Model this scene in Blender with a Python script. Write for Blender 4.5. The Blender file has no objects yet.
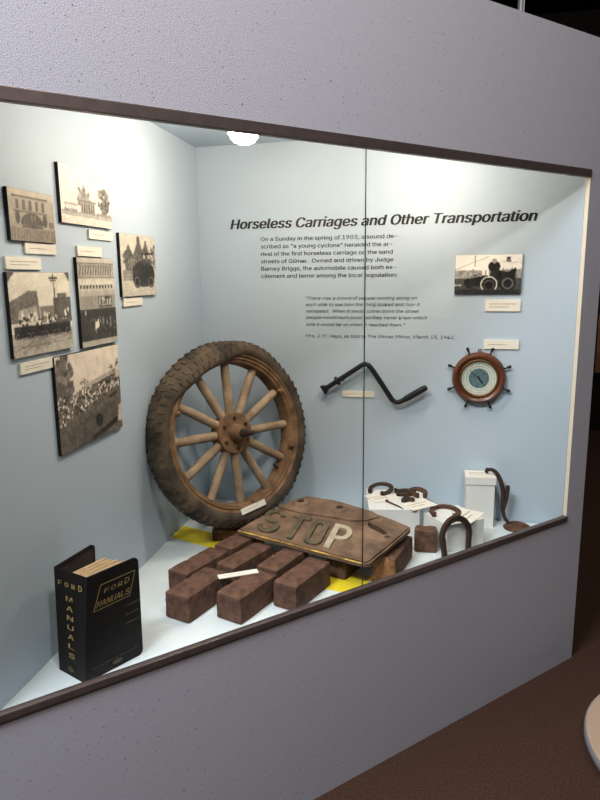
import bpy, bmesh, math, random
import numpy as np
from mathutils import Vector, Matrix, noise
from mathutils.geometry import tessellate_polygon

PI = math.pi
S2 = 2 ** -.5
SC = bpy.context.scene
D = math.radians
COL = SC.collection
random.seed(7)

# ------------------------------------------------------------------ basics
def srgb(r, g, b):
    f = lambda c: c / 12.92 if c <= .04045 else ((c + .055) / 1.055) ** 2.4
    return (f(r), f(g), f(b), 1.0)

MATS = {}
def mat(name, c1, c2=None, rough=.6, metal=0., scale=20., detail=4., bump=0., bscale=None, spec=.4, lo=.35, hi=.65):
    """principled material whose colour wanders between c1 and c2 by object-space noise"""
    if name in MATS:
        return MATS[name]
    m = bpy.data.materials.new(name)
    m.use_nodes = True
    nt = m.node_tree
    b = nt.nodes['Principled BSDF']
    b.inputs['Roughness'].default_value = rough
    b.inputs['Metallic'].default_value = metal
    b.inputs['Specular IOR Level'].default_value = spec
    b.inputs['Base Color'].default_value = c1
    if c2 or bump:
        tc = nt.nodes.new('ShaderNodeTexCoord')
    if c2:
        n = nt.nodes.new('ShaderNodeTexNoise')
        n.inputs['Scale'].default_value = scale
        n.inputs['Detail'].default_value = detail
        nt.links.new(tc.outputs['Object'], n.inputs['Vector'])
        r = nt.nodes.new('ShaderNodeValToRGB')
        r.color_ramp.elements[0].position = lo
        r.color_ramp.elements[0].color = c1
        r.color_ramp.elements[1].position = hi
        r.color_ramp.elements[1].color = c2
        nt.links.new(n.outputs['Fac'], r.inputs['Fac'])
        nt.links.new(r.outputs['Color'], b.inputs['Base Color'])
    if bump:
        n2 = nt.nodes.new('ShaderNodeTexNoise')
        n2.inputs['Scale'].default_value = bscale or scale * 3
        n2.inputs['Detail'].default_value = 5
        nt.links.new(tc.outputs['Object'], n2.inputs['Vector'])
        bp = nt.nodes.new('ShaderNodeBump')
        bp.inputs['Strength'].default_value = bump
        bp.inputs['Distance'].default_value = .004
        nt.links.new(n2.outputs['Fac'], bp.inputs['Height'])
        nt.links.new(bp.outputs['Normal'], b.inputs['Normal'])
    MATS[name] = m
    return m

def emit_mat(name, col, strength):
    m = bpy.data.materials.new(name)
    m.use_nodes = True
    nt = m.node_tree
    nt.nodes.remove(nt.nodes['Principled BSDF'])
    e = nt.nodes.new('ShaderNodeEmission')
    e.inputs['Color'].default_value = col
    e.inputs['Strength'].default_value = strength
    nt.links.new(e.outputs[0], nt.nodes['Material Output'].inputs[0])
    return m

def glass_mat():
    m = bpy.data.materials.new('clear_glass')
    m.use_nodes = True
    nt = m.node_tree
    nt.nodes.remove(nt.nodes['Principled BSDF'])
    t = nt.nodes.new('ShaderNodeBsdfTransparent')
    t.inputs['Color'].default_value = (.97, .985, .98, 1)
    g = nt.nodes.new('ShaderNodeBsdfGlossy')
    g.inputs['Roughness'].default_value = .02
    fr = nt.nodes.new('ShaderNodeFresnel')
    fr.inputs['IOR'].default_value = 1.35
    mx = nt.nodes.new('ShaderNodeMixShader')
    geo = nt.nodes.new('ShaderNodeNewGeometry')
    front = nt.nodes.new('ShaderNodeMath'); front.operation = 'SUBTRACT'; front.inputs[0].default_value = 1
    nt.links.new(geo.outputs['Backfacing'], front.inputs[1])
    mul = nt.nodes.new('ShaderNodeMath'); mul.operation = 'MULTIPLY'
    nt.links.new(fr.outputs[0], mul.inputs[0]); nt.links.new(front.outputs[0], mul.inputs[1])
    nt.links.new(mul.outputs[0], mx.inputs[0])
    nt.links.new(t.outputs[0], mx.inputs[1])
    nt.links.new(g.outputs[0], mx.inputs[2])
    nt.links.new(mx.outputs[0], nt.nodes['Material Output'].inputs[0])
    return m

def speckle_wall_mat():
    m = mat('lilac_textured_paint', srgb(.615, .615, .655), srgb(.645, .645, .68), rough=.75, scale=240, bump=.25, bscale=330, spec=.25)
    nt = m.node_tree
    b = nt.nodes['Principled BSDF']
    tc = [n for n in nt.nodes if n.type == 'TEX_COORD'][0]
    src = b.inputs['Base Color'].links[0].from_socket
    n = nt.nodes.new('ShaderNodeTexNoise')
    n.inputs['Scale'].default_value = 130
    n.inputs['Detail'].default_value = 2
    nt.links.new(tc.outputs['Object'], n.inputs['Vector'])
    r = nt.nodes.new('ShaderNodeValToRGB')
    r.color_ramp.elements[0].position = .27
    r.color_ramp.elements[0].color = (.45, .45, .45, 1)
    r.color_ramp.elements[1].position = .34
    r.color_ramp.elements[1].color = (1, 1, 1, 1)
    nt.links.new(n.outputs['Fac'], r.inputs['Fac'])
    mx = nt.nodes.new('ShaderNodeMix')
    mx.data_type = 'RGBA'
    mx.blend_type = 'MULTIPLY'
    mx.inputs[0].default_value = 1
    nt.links.new(src, mx.inputs[6])
    nt.links.new(r.outputs['Color'], mx.inputs[7])
    nt.links.new(mx.outputs[2], b.inputs['Base Color'])
    return m

def print_mat():
    m = bpy.data.materials.new('printed_photo_paper')
    m.use_nodes = True
    nt = m.node_tree
    b = nt.nodes['Principled BSDF']
    b.inputs['Roughness'].default_value = .5
    b.inputs['Specular IOR Level'].default_value = .3
    a = nt.nodes.new('ShaderNodeAttribute')
    a.attribute_name = 'print'
    nt.links.new(a.outputs['Color'], b.inputs['Base Color'])
    return m

# ------------------------------------------------------------------ objects
def link_mesh(name, bm, m, parent=None, M=None, smooth=False, autosharp=None):
    """link a bmesh as ONE object; with a parent the coordinates are the parent's local ones"""
    me = bpy.data.meshes.new(name)
    bmesh.ops.recalc_face_normals(bm, faces=bm.faces[:])
    bm.to_mesh(me)
    bm.free()
    for p in me.polygons:
        p.use_smooth = smooth
    o = bpy.data.objects.new(name, me)
    COL.objects.link(o)
    for mm in (m if isinstance(m, (list, tuple)) else [m]):
        me.materials.append(mm)
    if parent:
        o.parent = parent
    if M is not None:
        o.matrix_local = M
    if smooth and autosharp:
        me.set_sharp_from_angle(angle=autosharp)
    return o

def tag(o, label, cat, group=None, kind=None):
    if label: o['label'] = label
    if cat: o['category'] = cat
    if group: o['group'] = group
    if kind: o['kind'] = kind
    return o

def thing(name, label, cat, M, group=None):
    o = bpy.data.objects.new(name, None)
    o.empty_display_size = .05
    COL.objects.link(o)
    o.matrix_world = M
    return tag(o, label, cat, group)

def struct(name, bm, m, parent=None, M=None, smooth=False):
    o = link_mesh(name, bm, m, parent, M, smooth)
    if not parent:
        o['kind'] = 'structure'
    return o

def frame(o, x, y):
    x = Vector(x).normalized(); y = Vector(y).normalized(); z = x.cross(y).normalized(); y = z.cross(x)
    M = Matrix.Identity(4)
    for i, v in enumerate((x, y, z)):
        for j in range(3): M[j][i] = v[j]
    for j in range(3): M[j][3] = o[j]
    return M

def loc(x, y, z, rz=0):
    return Matrix.Translation((x, y, z)) @ Matrix.Rotation(rz, 4, 'Z')

# ------------------------------------------------------------------ shapes
def BM(): return bmesh.new()

def add_box(bm, x0, x1, y0, y1, z0, z1, M=None):
    vs = [bm.verts.new(Vector((x, y, z))) for x in (x0, x1) for y in (y0, y1) for z in (z0, z1)]
    if M is not None:
        for v in vs: v.co = M @ v.co
    for f in ((0, 1, 3, 2), (4, 6, 7, 5), (0, 4, 5, 1), (2, 3, 7, 6), (0, 2, 6, 4), (1, 5, 7, 3)):
        bm.faces.new([vs[i] for i in f])
    return vs

def box(x0, x1, y0, y1, z0, z1, bevel=0, M=None):
    bm = BM(); add_box(bm, x0, x1, y0, y1, z0, z1, M)
    if bevel:
        bmesh.ops.bevel(bm, geom=bm.edges[:], offset=bevel, segments=2, affect='EDGES', profile=.6)
    return bm

def add_prism(bm, outer, z0, z1, holes=(), M=None):
    """extruded polygon with holes; outer/holes are 2-D lists"""
    loops = [list(outer)] + [list(h) for h in holes]
    pts = [p for l in loops for p in l]
    lo = [bm.verts.new(Vector((p[0], p[1], z0))) for p in pts]
    hi = [bm.verts.new(Vector((p[0], p[1], z1))) for p in pts]
    for t in tessellate_polygon([[Vector((p[0], p[1], 0)) for p in l] for l in loops]):
        try:
            bm.faces.new([hi[i] for i in t]); bm.faces.new([lo[i] for i in reversed(t)])
        except ValueError:
            pass
    k = 0
    for l in loops:
        n = len(l)
        for i in range(n):
            a, b = k + i, k + (i + 1) % n
            bm.faces.new((lo[a], lo[b], hi[b], hi[a]))
        k += n
    if M is not None:
        for v in lo + hi: v.co = M @ v.co
    return lo, hi

def prism(outer, z0, z1, holes=(), M=None):
    bm = BM(); add_prism(bm, outer, z0, z1, holes, M); return bm

def add_tube(bm, pts, rad, seg=10, cap=True, flat=None):
    """tube through pts with radius (number or list); flat=(normal, ratio) squashes the section along normal"""
    pts = [Vector(p) for p in pts]
    n = len(pts)
    rad = rad if isinstance(rad, (list, tuple)) else [rad] * n
    t0 = (pts[1] - pts[0]).normalized()
    up = Vector((0, 0, 1)) if abs(t0.z) < .9 else Vector((1, 0, 0))
    if flat: up = Vector(flat[0])
    rings = []
    for i, p in enumerate(pts):
        t = (pts[min(i + 1, n - 1)] - pts[max(i - 1, 0)]).normalized()
        a = (up - t * up.dot(t)).normalized()
        if not flat: up = a
        b = t.cross(a)
        fr = flat[1] if flat else 1
        rings.append([bm.verts.new(p + rad[i] * (fr * math.cos(2 * PI * k / seg) * a + math.sin(2 * PI * k / seg) * b)) for k in range(seg)])
    for i in range(n - 1):
        for k in range(seg):
            bm.faces.new((rings[i][k], rings[i][(k + 1) % seg], rings[i + 1][(k + 1) % seg], rings[i + 1][k]))
    if cap:
        bm.faces.new(rings[0][::-1]); bm.faces.new(rings[-1])
    return rings

def tube(pts, rad, seg=10, flat=None):
    bm = BM(); add_tube(bm, pts, rad, seg, True, flat); return bm

def add_lathe(bm, prof, seg=48, closed=False, M=None, mod=None):
    """prof = [(r, z)]; revolves about Z.  closed joins last to first"""
    rings = []
    for j, (r, z) in enumerate(prof):
        ring = []
        for k in range(seg):
            t = 2 * PI * k / seg
            rr, zz = mod(t, r, z, j) if mod else (r, z)
            ring.append(bm.verts.new(Vector((rr * math.cos(t), rr * math.sin(t), zz))))
        rings.append(ring)
    n = len(prof)
    for j in range(n if closed else n - 1):
        a, b = rings[j], rings[(j + 1) % n]
        for k in range(seg):
            bm.faces.new((a[k], a[(k + 1) % seg], b[(k + 1) % seg], b[k]))
    if not closed:
        for ring, rv in ((rings[0], True), (rings[-1], False)):
            if prof[0 if rv else -1][0] > 1e-5:
                bm.faces.new(ring[::-1] if rv else ring)
    if M is not None:
        for ring in rings:
            for v in ring: v.co = M @ v.co
    return rings

def lathe(prof, seg=48, closed=False, M=None, mod=None):
    bm = BM(); add_lathe(bm, prof, seg, closed, M, mod); return bm

def catmull(pts, per=6):
    P = [Vector(p) for p in pts]
    out = []
    for i in range(len(P) - 1):
        p0, p1, p2, p3 = P[max(i - 1, 0)], P[i], P[i + 1], P[min(i + 2, len(P) - 1)]
        for k in range(per):
            t = k / per
            out.append(.5 * ((2 * p1) + (p2 - p0) * t + (2 * p0 - 5 * p1 + 4 * p2 - p3) * t * t + (3 * p1 - p0 - 3 * p2 + p3) * t ** 3))
    out.append(P[-1])
    return out

import os
FONT = None
try:      # the clean sans serif that ships inside Blender
    FONT = bpy.data.fonts.load(os.path.join(bpy.utils.resource_path('LOCAL'), 'datafiles', 'fonts', 'Inter.woff2'))
except Exception:
    FONT = None
def warp(bm, start, f):
    bm.verts.ensure_lookup_table()
    for v in list(bm.verts)[start:]: v.co = f(v.co)
def text_into(bm, body, x, y, h_or_w, z=.0008, width=None, height=None, shear=0., bold=0., M=None, skew=0., align='L'):
    """letters of the built-in font laid flat in XY, scaled to width and cap height"""
    cu = bpy.data.curves.new('t', 'FONT')
    cu.body = body
    if FONT and body != 'D': cu.font = FONT
    cu.size = 1
    cu.shear = shear
    cu.resolution_u = 2
    ob = bpy.data.objects.new('t', cu)
    COL.objects.link(ob)
    dg = bpy.context.evaluated_depsgraph_get()
    me = bpy.data.meshes.new_from_object(ob.evaluated_get(dg))
    COL.objects.unlink(ob)
    bpy.data.objects.remove(ob); bpy.data.curves.remove(cu)
    co = [v.co.copy() for v in me.vertices]
    if not co: return
    x0 = min(c.x for c in co); x1 = max(c.x for c in co)
    sy = (height or h_or_w) / .727
    sx = width / (x1 - x0) if width else sy
    vs = []
    for n_c in range(3 if bold else 1):     # heavier strokes: the same letter struck again a hair to the side
      off = len(vs)
      for c in co:
        X = (c.x - x0) * sx + (0, bold, -bold)[n_c] * sy; Y = c.y * sy
        if align == 'C': X -= (x1 - x0) * sx / 2
        p = Vector((x + X + skew * Y, y + Y, z + n_c * .00008))
        vs.append(bm.verts.new(M @ p if M is not None else p))
      for p in me.polygons:
        try: bm.faces.new([vs[off + i] for i in p.vertices])
        except ValueError: pass
    bpy.data.meshes.remove(me)

# ------------------------------------------------------------------ measures (metres; corner of the two case walls = origin)
L = 1.0948            # the glazed front is the plane x - y = L * sqrt2
ZF = .594             # display floor
ZS1, ZS2 = .6177, .6375   # bottom track
ZT2, ZT1 = 1.8813, 1.908  # top track
ZC = 2.0631           # case ceiling
ZW = 2.328            # wall top
UJ, UE, UM = .984, 1.088, -.023
AB = -.0395           # slant of the back wall
TH = .016
def FP(u, z, d=0):    # point on the glazed front, d metres behind it
    return Vector((S2 * (L - d + u), S2 * (-(L - d) + u), z))
BX = Vector((math.cos(AB), math.sin(AB), 0))
BNRM = Vector((math.sin(AB), -math.cos(AB), 0))     # out of the back wall, to the viewer
def BK(x, z, d=0):    # point on the back wall at world x
    return Vector((x, x * math.tan(AB), z)) + BNRM * d
FRONT = frame((0, 0, 0), (S2, S2, 0), (0, 0, 1))    # local x = u, y = z, z = outwards
FRONT.translation = Vector((S2 * L, -S2 * L, 0))

# ------------------------------------------------------------------ materials
wallm = speckle_wall_mat()
casem = mat('pale_blue_paint', srgb(.702, .762, .818), srgb(.712, .769, .824), rough=.6, scale=3, bump=.05, bscale=60, spec=.3)
floorm = mat('display_base_paint', srgb(.83, .86, .87), srgb(.79, .83, .85), rough=.6, scale=9, spec=.3)
trackm = mat('dark_anodised_track', srgb(.40, .35, .34), srgb(.36, .32, .31), rough=.42, metal=.6, scale=30)
jambm = mat('cream_jamb', srgb(.74, .71, .64), rough=.6)
carpet = mat('brown_carpet', srgb(.20, .145, .12), srgb(.28, .205, .165), rough=.95, scale=160, bump=.8, bscale=300, spec=.05)
darkwall = mat('dark_brown_wall', srgb(.10, .085, .08), srgb(.12, .09, .085), rough=.9, scale=5, spec=.1)
blackceil = mat('black_ceiling', srgb(.05, .04, .045), rough=.95, spec=.05)
glass = glass_mat()
edgem = mat('dark_glass_edge', srgb(.10, .13, .13), rough=.25)
boardm = mat('black_foam_board', srgb(.05, .05, .055), rough=.7)
cardm = mat('ivory_card', srgb(.89, .865, .82), srgb(.91, .885, .84), rough=.6, scale=40)
inkm = mat('brown_ink', srgb(.60, .53, .45), rough=.7)
vinyl = mat('black_vinyl', srgb(.09, .09, .10), rough=.45)
greyvinyl = mat('grey_vinyl', srgb(.20, .21, .23), rough=.5)
printm = print_mat()
brickm = mat('old_paving_brick', srgb(.28, .20, .17), srgb(.44, .325, .27), rough=.85, scale=42, detail=9, bump=1.0, bscale=110, spec=.2, lo=.3, hi=.74)
tanbrick = mat('broken_brick_core', srgb(.56, .38, .24), srgb(.68, .50, .33), rough=.9, scale=50, bump=.8)
rubber = mat('dusty_tire_rubber', srgb(.23, .205, .185), srgb(.42, .365, .305), rough=.85, scale=11, detail=7, bump=.5, bscale=80, spec=.2, lo=.38, hi=.72)
rustm = mat('rusty_rim_steel', srgb(.37, .275, .20), srgb(.54, .42, .31), rough=.75, scale=22, detail=7, bump=.45, bscale=120, spec=.3)
woodm = mat('weathered_spoke_wood', srgb(.50, .42, .34), srgb(.66, .575, .48), rough=.75, scale=16, detail=6, bump=.3, bscale=70)
darkiron = mat('dark_iron', srgb(.17, .135, .115), srgb(.28, .21, .165), rough=.7, metal=.25, scale=35, bump=.4)
rustiron = mat('brown_rusted_iron', srgb(.25, .17, .125), srgb(.42, .30, .22), rough=.75, metal=.15, scale=45, detail=7, bump=.5)
platem = mat('rusted_cast_plate', srgb(.35, .27, .215), srgb(.54, .43, .345), rough=.75, metal=.1, scale=15, detail=8, bump=.5, bscale=90, lo=.33, hi=.68)
letterm = mat('tarnished_letter', srgb(.28, .255, .20), srgb(.42, .37, .28), rough=.7, metal=.1, scale=30, detail=6, bump=.3)
palelet = mat('silvery_worn_letter', srgb(.63, .58, .50), srgb(.72, .67, .58), rough=.6, metal=.1, scale=30, bump=.2)
yellowm = mat('yellow_paint', srgb(.90, .80, .12), srgb(.93, .84, .20), rough=.6, scale=10)
oldyel = mat('flaking_yellow_paint', srgb(.50, .38, .22), srgb(.86, .72, .36), rough=.7, scale=26, detail=6, lo=.4, hi=.7)
whitebox = mat('white_painted_box', srgb(.86, .86, .85), srgb(.88, .88, .87), rough=.55, scale=6)
bookm = mat('black_bookcloth', srgb(.062, .055, .055), srgb(.09, .08, .075), rough=.6, scale=35, bump=.15, bscale=400, spec=.2)
bookin = mat('brown_board_lining', srgb(.16, .12, .11), srgb(.22, .17, .15), rough=.7, scale=18)
goldm = mat('gilt_lettering', srgb(.62, .52, .32), rough=.5)
pagem = mat('yellowed_paper', srgb(.78, .66, .50), srgb(.86, .76, .61), rough=.8, scale=90)
crankm = mat('black_forged_iron', srgb(.085, .085, .09), srgb(.13, .13, .135), rough=.5, metal=.3, scale=40, bump=.15)
mahog = mat('polished_mahogany', srgb(.30, .165, .11), srgb(.41, .235, .15), rough=.3, scale=18, detail=6)
brass = mat('aged_brass', srgb(.42, .31, .19), rough=.45, metal=.6)
dialm = mat('white_dial', srgb(.86, .86, .82), rough=.4)
bluem = mat('blue_dial_centre', srgb(.30, .42, .47), srgb(.46, .54, .55), rough=.4, scale=90, lo=.4, hi=.6)
plinthm = mat('cream_laminate', srgb(.62, .54, .46), srgb(.64, .56, .48), rough=.45, scale=5)
greymet = mat('grey_metal', srgb(.55, .56, .58), rough=.4, metal=.4)
brownboard = mat('brown_wood_panel', srgb(.42, .28, .18), srgb(.48, .33, .22), rough=.6, scale=8)

# ------------------------------------------------------------------ the setting
# front wall with the opening
u0, u1 = -3.2, UE
struct('wall_front', prism([(u0, 0), (u1, 0), (u1, ZW), (u0, ZW)], -TH, 0,
       holes=[[(-1.35, ZS1 - .0), (-1.35, ZT1), (UJ, ZT1), (UJ, ZS1)]]), wallm, M=FRONT)
# the return at its right end
struct('wall_right', box(UE - .03, UE, 0, ZW, -1.2, -TH, M=FRONT), wallm)
# case walls, base and ceiling
yl = -L * 2 ** .5 + TH * 2 ** .5
struct('wall_left', box(-.02, 0, yl - .0, .02, .3, ZC + .02), casem)
bm = BM()
e = FP(UJ, 0, TH)
add_box(bm, 0, Vector((e.x, e.y, 0)).length, -.02, 0, .3, ZC + .02, frame((0, 0, 0), BX, (0, 0, 1)) @ Matrix(((1, 0, 0, 0), (0, 0, 1, 0), (0, 1, 0, 0), (0, 0, 0, 1))))
struct('wall_back', bm, casem)
tri = [(0, yl), (e.x, e.y), (0, 0)]
struct('floor_display', prism(tri, ZF - .03, ZF), floorm)
struct('ceiling_display', prism(tri, ZC, ZC + .02), casem)
# jamb lining at the right end of the opening
struct('trim_1', box(UJ - .002, UJ, ZS2, ZT2, -TH, 0, M=FRONT), jambm)
# window: tracks and two sliding panes
win = tag(bpy.data.objects.new('window_1', None), None, None, None, 'structure')
COL.objects.link(win); win.matrix_world = FRONT
link_mesh('top_track', box(-1.35, UJ, ZT2, ZT1, -TH, .004, .002), trackm, win)
link_mesh('bottom_track', box(-1.35, UJ, ZS1, ZS2, -TH + .002, .006, .003), trackm, win)
link_mesh('glass_pane', box(-1.35, UM + .002, ZS2, ZT2, -.0100, -.0070), glass, win)
link_mesh('glass_pane', box(UM - .002, UJ, ZS2, ZT2, -.0155, -.0125), glass, win)
link_mesh('pane_edge', box(UM + .0021, UM + .0031, ZS2, ZT2, -.0105, -.0065), edgem, win)

# the room beyond
struct('floor', box(-4, 6, -6, 6, -.05, 0), carpet)
struct('wall_far', box(-4, 6, 4.2, 4.3, 0, 3.9), darkwall)
struct('wall_side', box(5.2, 5.3, -6, 4.2, 0, 3.9), darkwall)
struct('ceiling', box(-4, 6, -6, 6, 3.9, 4.0), blackceil)

# ------------------------------------------------------------------ case lamps
glow = emit_mat('lit_lamp_face', (1, .90, .74, 1), 30)
whitem = mat('white_enamel', srgb(.9, .9, .88), rough=.4)
ZL = 1.975
def lamp(x, y, label, power):
    t = thing('ceiling_light', label, 'lamp', loc(x, y, ZL), 'lamps in the case ceiling')
    link_mesh('canopy', lathe([(.0001, ZC - ZL - .0005), (.045, ZC - ZL - .0005), (.045, ZC - ZL - .012), (.012, ZC - ZL - .018), (.0001, ZC - ZL - .018)], 32), whitem, t, smooth=True, autosharp=.6)
    link_mesh('stem', lathe([(.009, .012), (.009, ZC - ZL - .01)], 16), whitem, t, smooth=True)
    link_mesh('shade', lathe([(.0001, .03), (.02, .03), (.038, .02), (.05, -.004), (.0485, -.004), (.036, .018), (.019, .026), (.0001, .026)], 40), whitem, t, smooth=True, autosharp=.8)
    link_mesh('bulb', lathe([(.0001, .012), (.03, .008), (.042, -.006), (.041, -.016), (.032, -.027), (.016, -.034), (.0001, -.036)], 32), glow, t, smooth=True)
    d = bpy.data.lights.new('case_lamp', 'POINT')
    d.energy = power; d.color = (1, .80, .60); d.shadow_soft_size = .035
    lo = bpy.data.objects.new('case_lamp', d); COL.objects.link(lo)
    lo.location = (x, y, ZL - .06)
    return t
lamp(.375, -.62, 'lit white lamp under the case ceiling nearest the title lettering start', 10)
lamp(.93, -.36, 'lit white lamp under the case ceiling in front of the touring car photograph', 6.6)

lamp(.42, -1.02, 'unseen white lamp added under the case ceiling to brighten the mounted photographs', 4.2)  # extra lamp hidden behind the top track, added to brighten the left wall

# ------------------------------------------------------------------ wall lettering
BW = frame((0, 0, 0), BX, (0, 0, 1))      # local x along the back wall, y up, z to the viewer
cA = math.cos(AB)
def lettering(name, label, rows, m, h, shear, bold):
    x0, y0 = rows[0][1] / cA, rows[-1][3]
    bm = BM()
    for body, xa, xb, zz in rows:
        text_into(bm, body, xa / cA - x0, zz - y0, h, .0012, width=(xb - xa) / cA, shear=shear, bold=bold)
    o = link_mesh(name, bm, m)
    o.matrix_world = BW @ Matrix.Translation((x0, y0, 0))
    return tag(o, label, 'lettering')
lettering('title_lettering', 'large black italic title lettering across the top of the blue wall',
          [('Horseless Carriages and Other Transportation', .138, 1.303, 1.742)], vinyl, .0535, .22, .032)
rows = [('On a Sunday in the spring of 1903, a sound de-', .263, .803, 1.693), ('scribed as "a young cyclone" heralded the ar-', .262, .785, 1.664),
        ('rival of the first horseless carriage on the sand', .262, .787, 1.635), ('streets of Gilmer.  Owned and driven by Judge', .262, .790, 1.606),
        ('Barney Briggs, the automobile caused both ex-', .262, .801, 1.577), ('citement and terror among the local population:', .262, .806, 1.548)]
lettering('paragraph_lettering', 'six line dark grey paragraph printed under the title', rows, greyvinyl, .0215, 0, .012)
rows = [('"There was a crowd of people running along on', .445, .883, 1.461), ('each side to see how the thing looked and how it', .445, .895, 1.436),
        ('navigated.  When it would come down the street', .445, .892, 1.410), ('people would hunt cover, as they never knew which', .445, .923, 1.385),
        ('side it would be on when it reached them."', .445, .839, 1.357)]
lettering('quotation_lettering', 'five line small italic quotation printed above the iron crank', rows, greyvinyl, .0178, .2, 0)
lettering('credit_lettering', 'single line of small upright text naming the newspaper and date', [('Mrs. J. M. Hays, as told to The Gilmer Mirror, March 13, 1941.', .444, 1.03, 1.311)], greyvinyl, .0178, 0, 0)

# ------------------------------------------------------------------ old photographs
class Pic:
    """a small monochrome print drawn cell by cell"""
    def __init__(s, w, h, bg, seed):
        s.a = np.full((h, w), float(bg)); s.h, s.w = h, w
        s.r = np.random.RandomState(seed)
        yy, xx = np.mgrid[0:h, 0:w]
        s.x = (xx + .5) / w; s.y = (yy + .5) / h
    def put(s, mask, v, tex=0):
        n = s.r.normal(0, 1, s.a.shape) * tex
        s.a = np.where(mask, v + n, s.a)
    def rect(s, x0, y0, x1, y1, v, tex=0): s.put((s.x >= x0) & (s.x <= x1) & (s.y >= y0) & (s.y <= y1), v, tex)
    def ell(s, cx, cy, rx, ry, v, tex=0): s.put(((s.x - cx) / rx) ** 2 + ((s.y - cy) / ry) ** 2 < 1, v, tex)
    def ring(s, cx, cy, rx, ry, t, v):
        d = np.sqrt(((s.x - cx) / rx) ** 2 + ((s.y - cy) / ry) ** 2); s.put((d < 1) & (d > 1 - t), v)
    def poly(s, P, v, tex=0):
        m = np.zeros(s.a.shape, bool); n = len(P)
        for i in range(n):
            (xa, ya), (xb, yb) = P[i], P[(i + 1) % n]
            if ya == yb: continue
            c = ((ya > s.y) != (yb > s.y)) & (s.x < (xb - xa) * (s.y - ya) / (yb - ya) + xa); m ^= c
        s.put(m, v, tex)
    def line(s, xa, ya, xb, yb, t, v):
        dx, dy = xb - xa, yb - ya; l2 = dx * dx + dy * dy
        k = np.clip(((s.x - xa) * dx + (s.y - ya) * dy) / l2, 0, 1)
        s.put((s.x - xa - k * dx) ** 2 + (s.y - ya - k * dy) ** 2 < t * t, v)
    def tree(s, cx, cy, rx, ry, v, n=60):
        for _ in range(n):
            t = s.r.rand() * 6.283; q = s.r.rand() ** .6
            s.ell(cx + rx * q * math.cos(t), cy + ry * q * math.sin(t), rx * .2, ry * .14, v + s.r.normal(0, .08))
    def crowd(s, x0, y0, x1, y1, n, lo, hi, sz):
        for _ in range(n):
            x = x0 + (x1 - x0) * s.r.rand(); y = y0 + (y1 - y0) * s.r.rand()
            s.ell(x, y, sz, sz * 1.5, lo + (hi - lo) * (s.r.rand() > .55)); s.ell(x, y + sz * 1.6, sz * .6, sz * .6, hi)
    def car(s, x, y, k, body=.08, light=.75):
        s.poly([(x - .5 * k, y), (x - .5 * k, y + .22 * k), (x - .1 * k, y + .27 * k), (x - .05 * k, y + .5 * k), (x + .45 * k, y + .48 * k), (x + .5 * k, y)], body, .04)
        s.line(x - .02 * k, y + .5 * k, x + .05 * k, y + .75 * k, .02 * k, body); s.line(x - .05 * k, y + .76 * k, x + .5 * k, y + .8 * k, .03 * k, body)
        for wx in (-.32, .34):
            s.ell(x + wx * k, y + .02 * k, .15 * k, .17 * k, body * .6); s.ring(x + wx * k, y + .02 * k, .12 * k, .14 * k, .25, light * .6)
        for px in (.05, .28):
            s.ell(x + px * k, y + .55 * k, .08 * k, .12 * k, body + .12); s.ell(x + px * k, y + .70 * k, .045 * k, .06 * k, light)
    def grid(s, dark, light, grain=.03):
        n1 = s.r.normal(0, 1, (s.h // 6 + 2, s.w // 6 + 2)); bl = np.kron(n1, np.ones((6, 6)))[:s.h, :s.w]
        for ax in (0, 1):
            for _ in range(3): bl = (np.roll(bl, 1, ax) + bl + np.roll(bl, -1, ax)) / 3
        b = s.a
        soft = (np.roll(b, 1, 0) + np.roll(b, -1, 0) + np.roll(b, 1, 1) + np.roll(b, -1, 1) + 4 * b) / 8
        soft[0], soft[-1], soft[:, 0], soft[:, -1] = b[0], b[-1], b[:, 0], b[:, -1]
        s.a = (soft - .5) * 1.22 + .57 + .03 * bl
        g = np.clip(s.a + s.r.normal(0, grain, s.a.shape), 0, 1)
        lin = lambda c: np.where(c <= .04045, c / 12.92, ((c + .055) / 1.055) ** 2.4)
        d, l = np.array(dark), np.array(light)
        return lin(d + (l - d) * g[..., None])

def photo_thing(label, M, w, h, pic, dark, light, th=.010):
    t = thing('mounted_photograph', label, 'photograph', M, 'old photographs mounted on black board')
    link_mesh('backing_board', box(0, w, 0, h, .0003, th - .0006), boardm, t)
    arr = pic.grid(dark, light)
    H, W = arr.shape[:2]
    xs = np.linspace(.0005, w - .0005, W + 1); ys = np.linspace(.0005, h - .0005, H + 1)
    co = np.zeros(((H + 1) * (W + 1), 3)); X, Y = np.meshgrid(xs, ys)
    co[:, 0] = X.ravel(); co[:, 1] = Y.ravel(); co[:, 2] = th
    i = (np.arange(H)[:, None] * (W + 1) + np.arange(W)[None, :]).ravel()
    faces = np.stack([i, i + 1, i + W + 2, i + W + 1], 1)
    me = bpy.data.meshes.new('photo_print')
    me.from_pydata(co.tolist(), [], faces.tolist())
    at = me.color_attributes.new('print', 'FLOAT_COLOR', 'CORNER')
    c = np.ones((H * W, 4, 4), np.float32); c[:, :, :3] = arr.reshape(-1, 1, 3)
    at.data.foreach_set('color', c.ravel())
    me.materials.append(printm)
    o = bpy.data.objects.new('photo_print', me); COL.objects.link(o); o.parent = t
    return t
def LW(y, z):                      # frame on the left wall (reads towards the corner)
    return frame((0, y, z), (0, 1, 0), (0, 0, 1))
def BWF(x, z): return frame(BK(x, z), BX, (0, 0, 1))
sep_d, sep_l = (.09, .08, .075), (.93, .90, .85)

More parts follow.
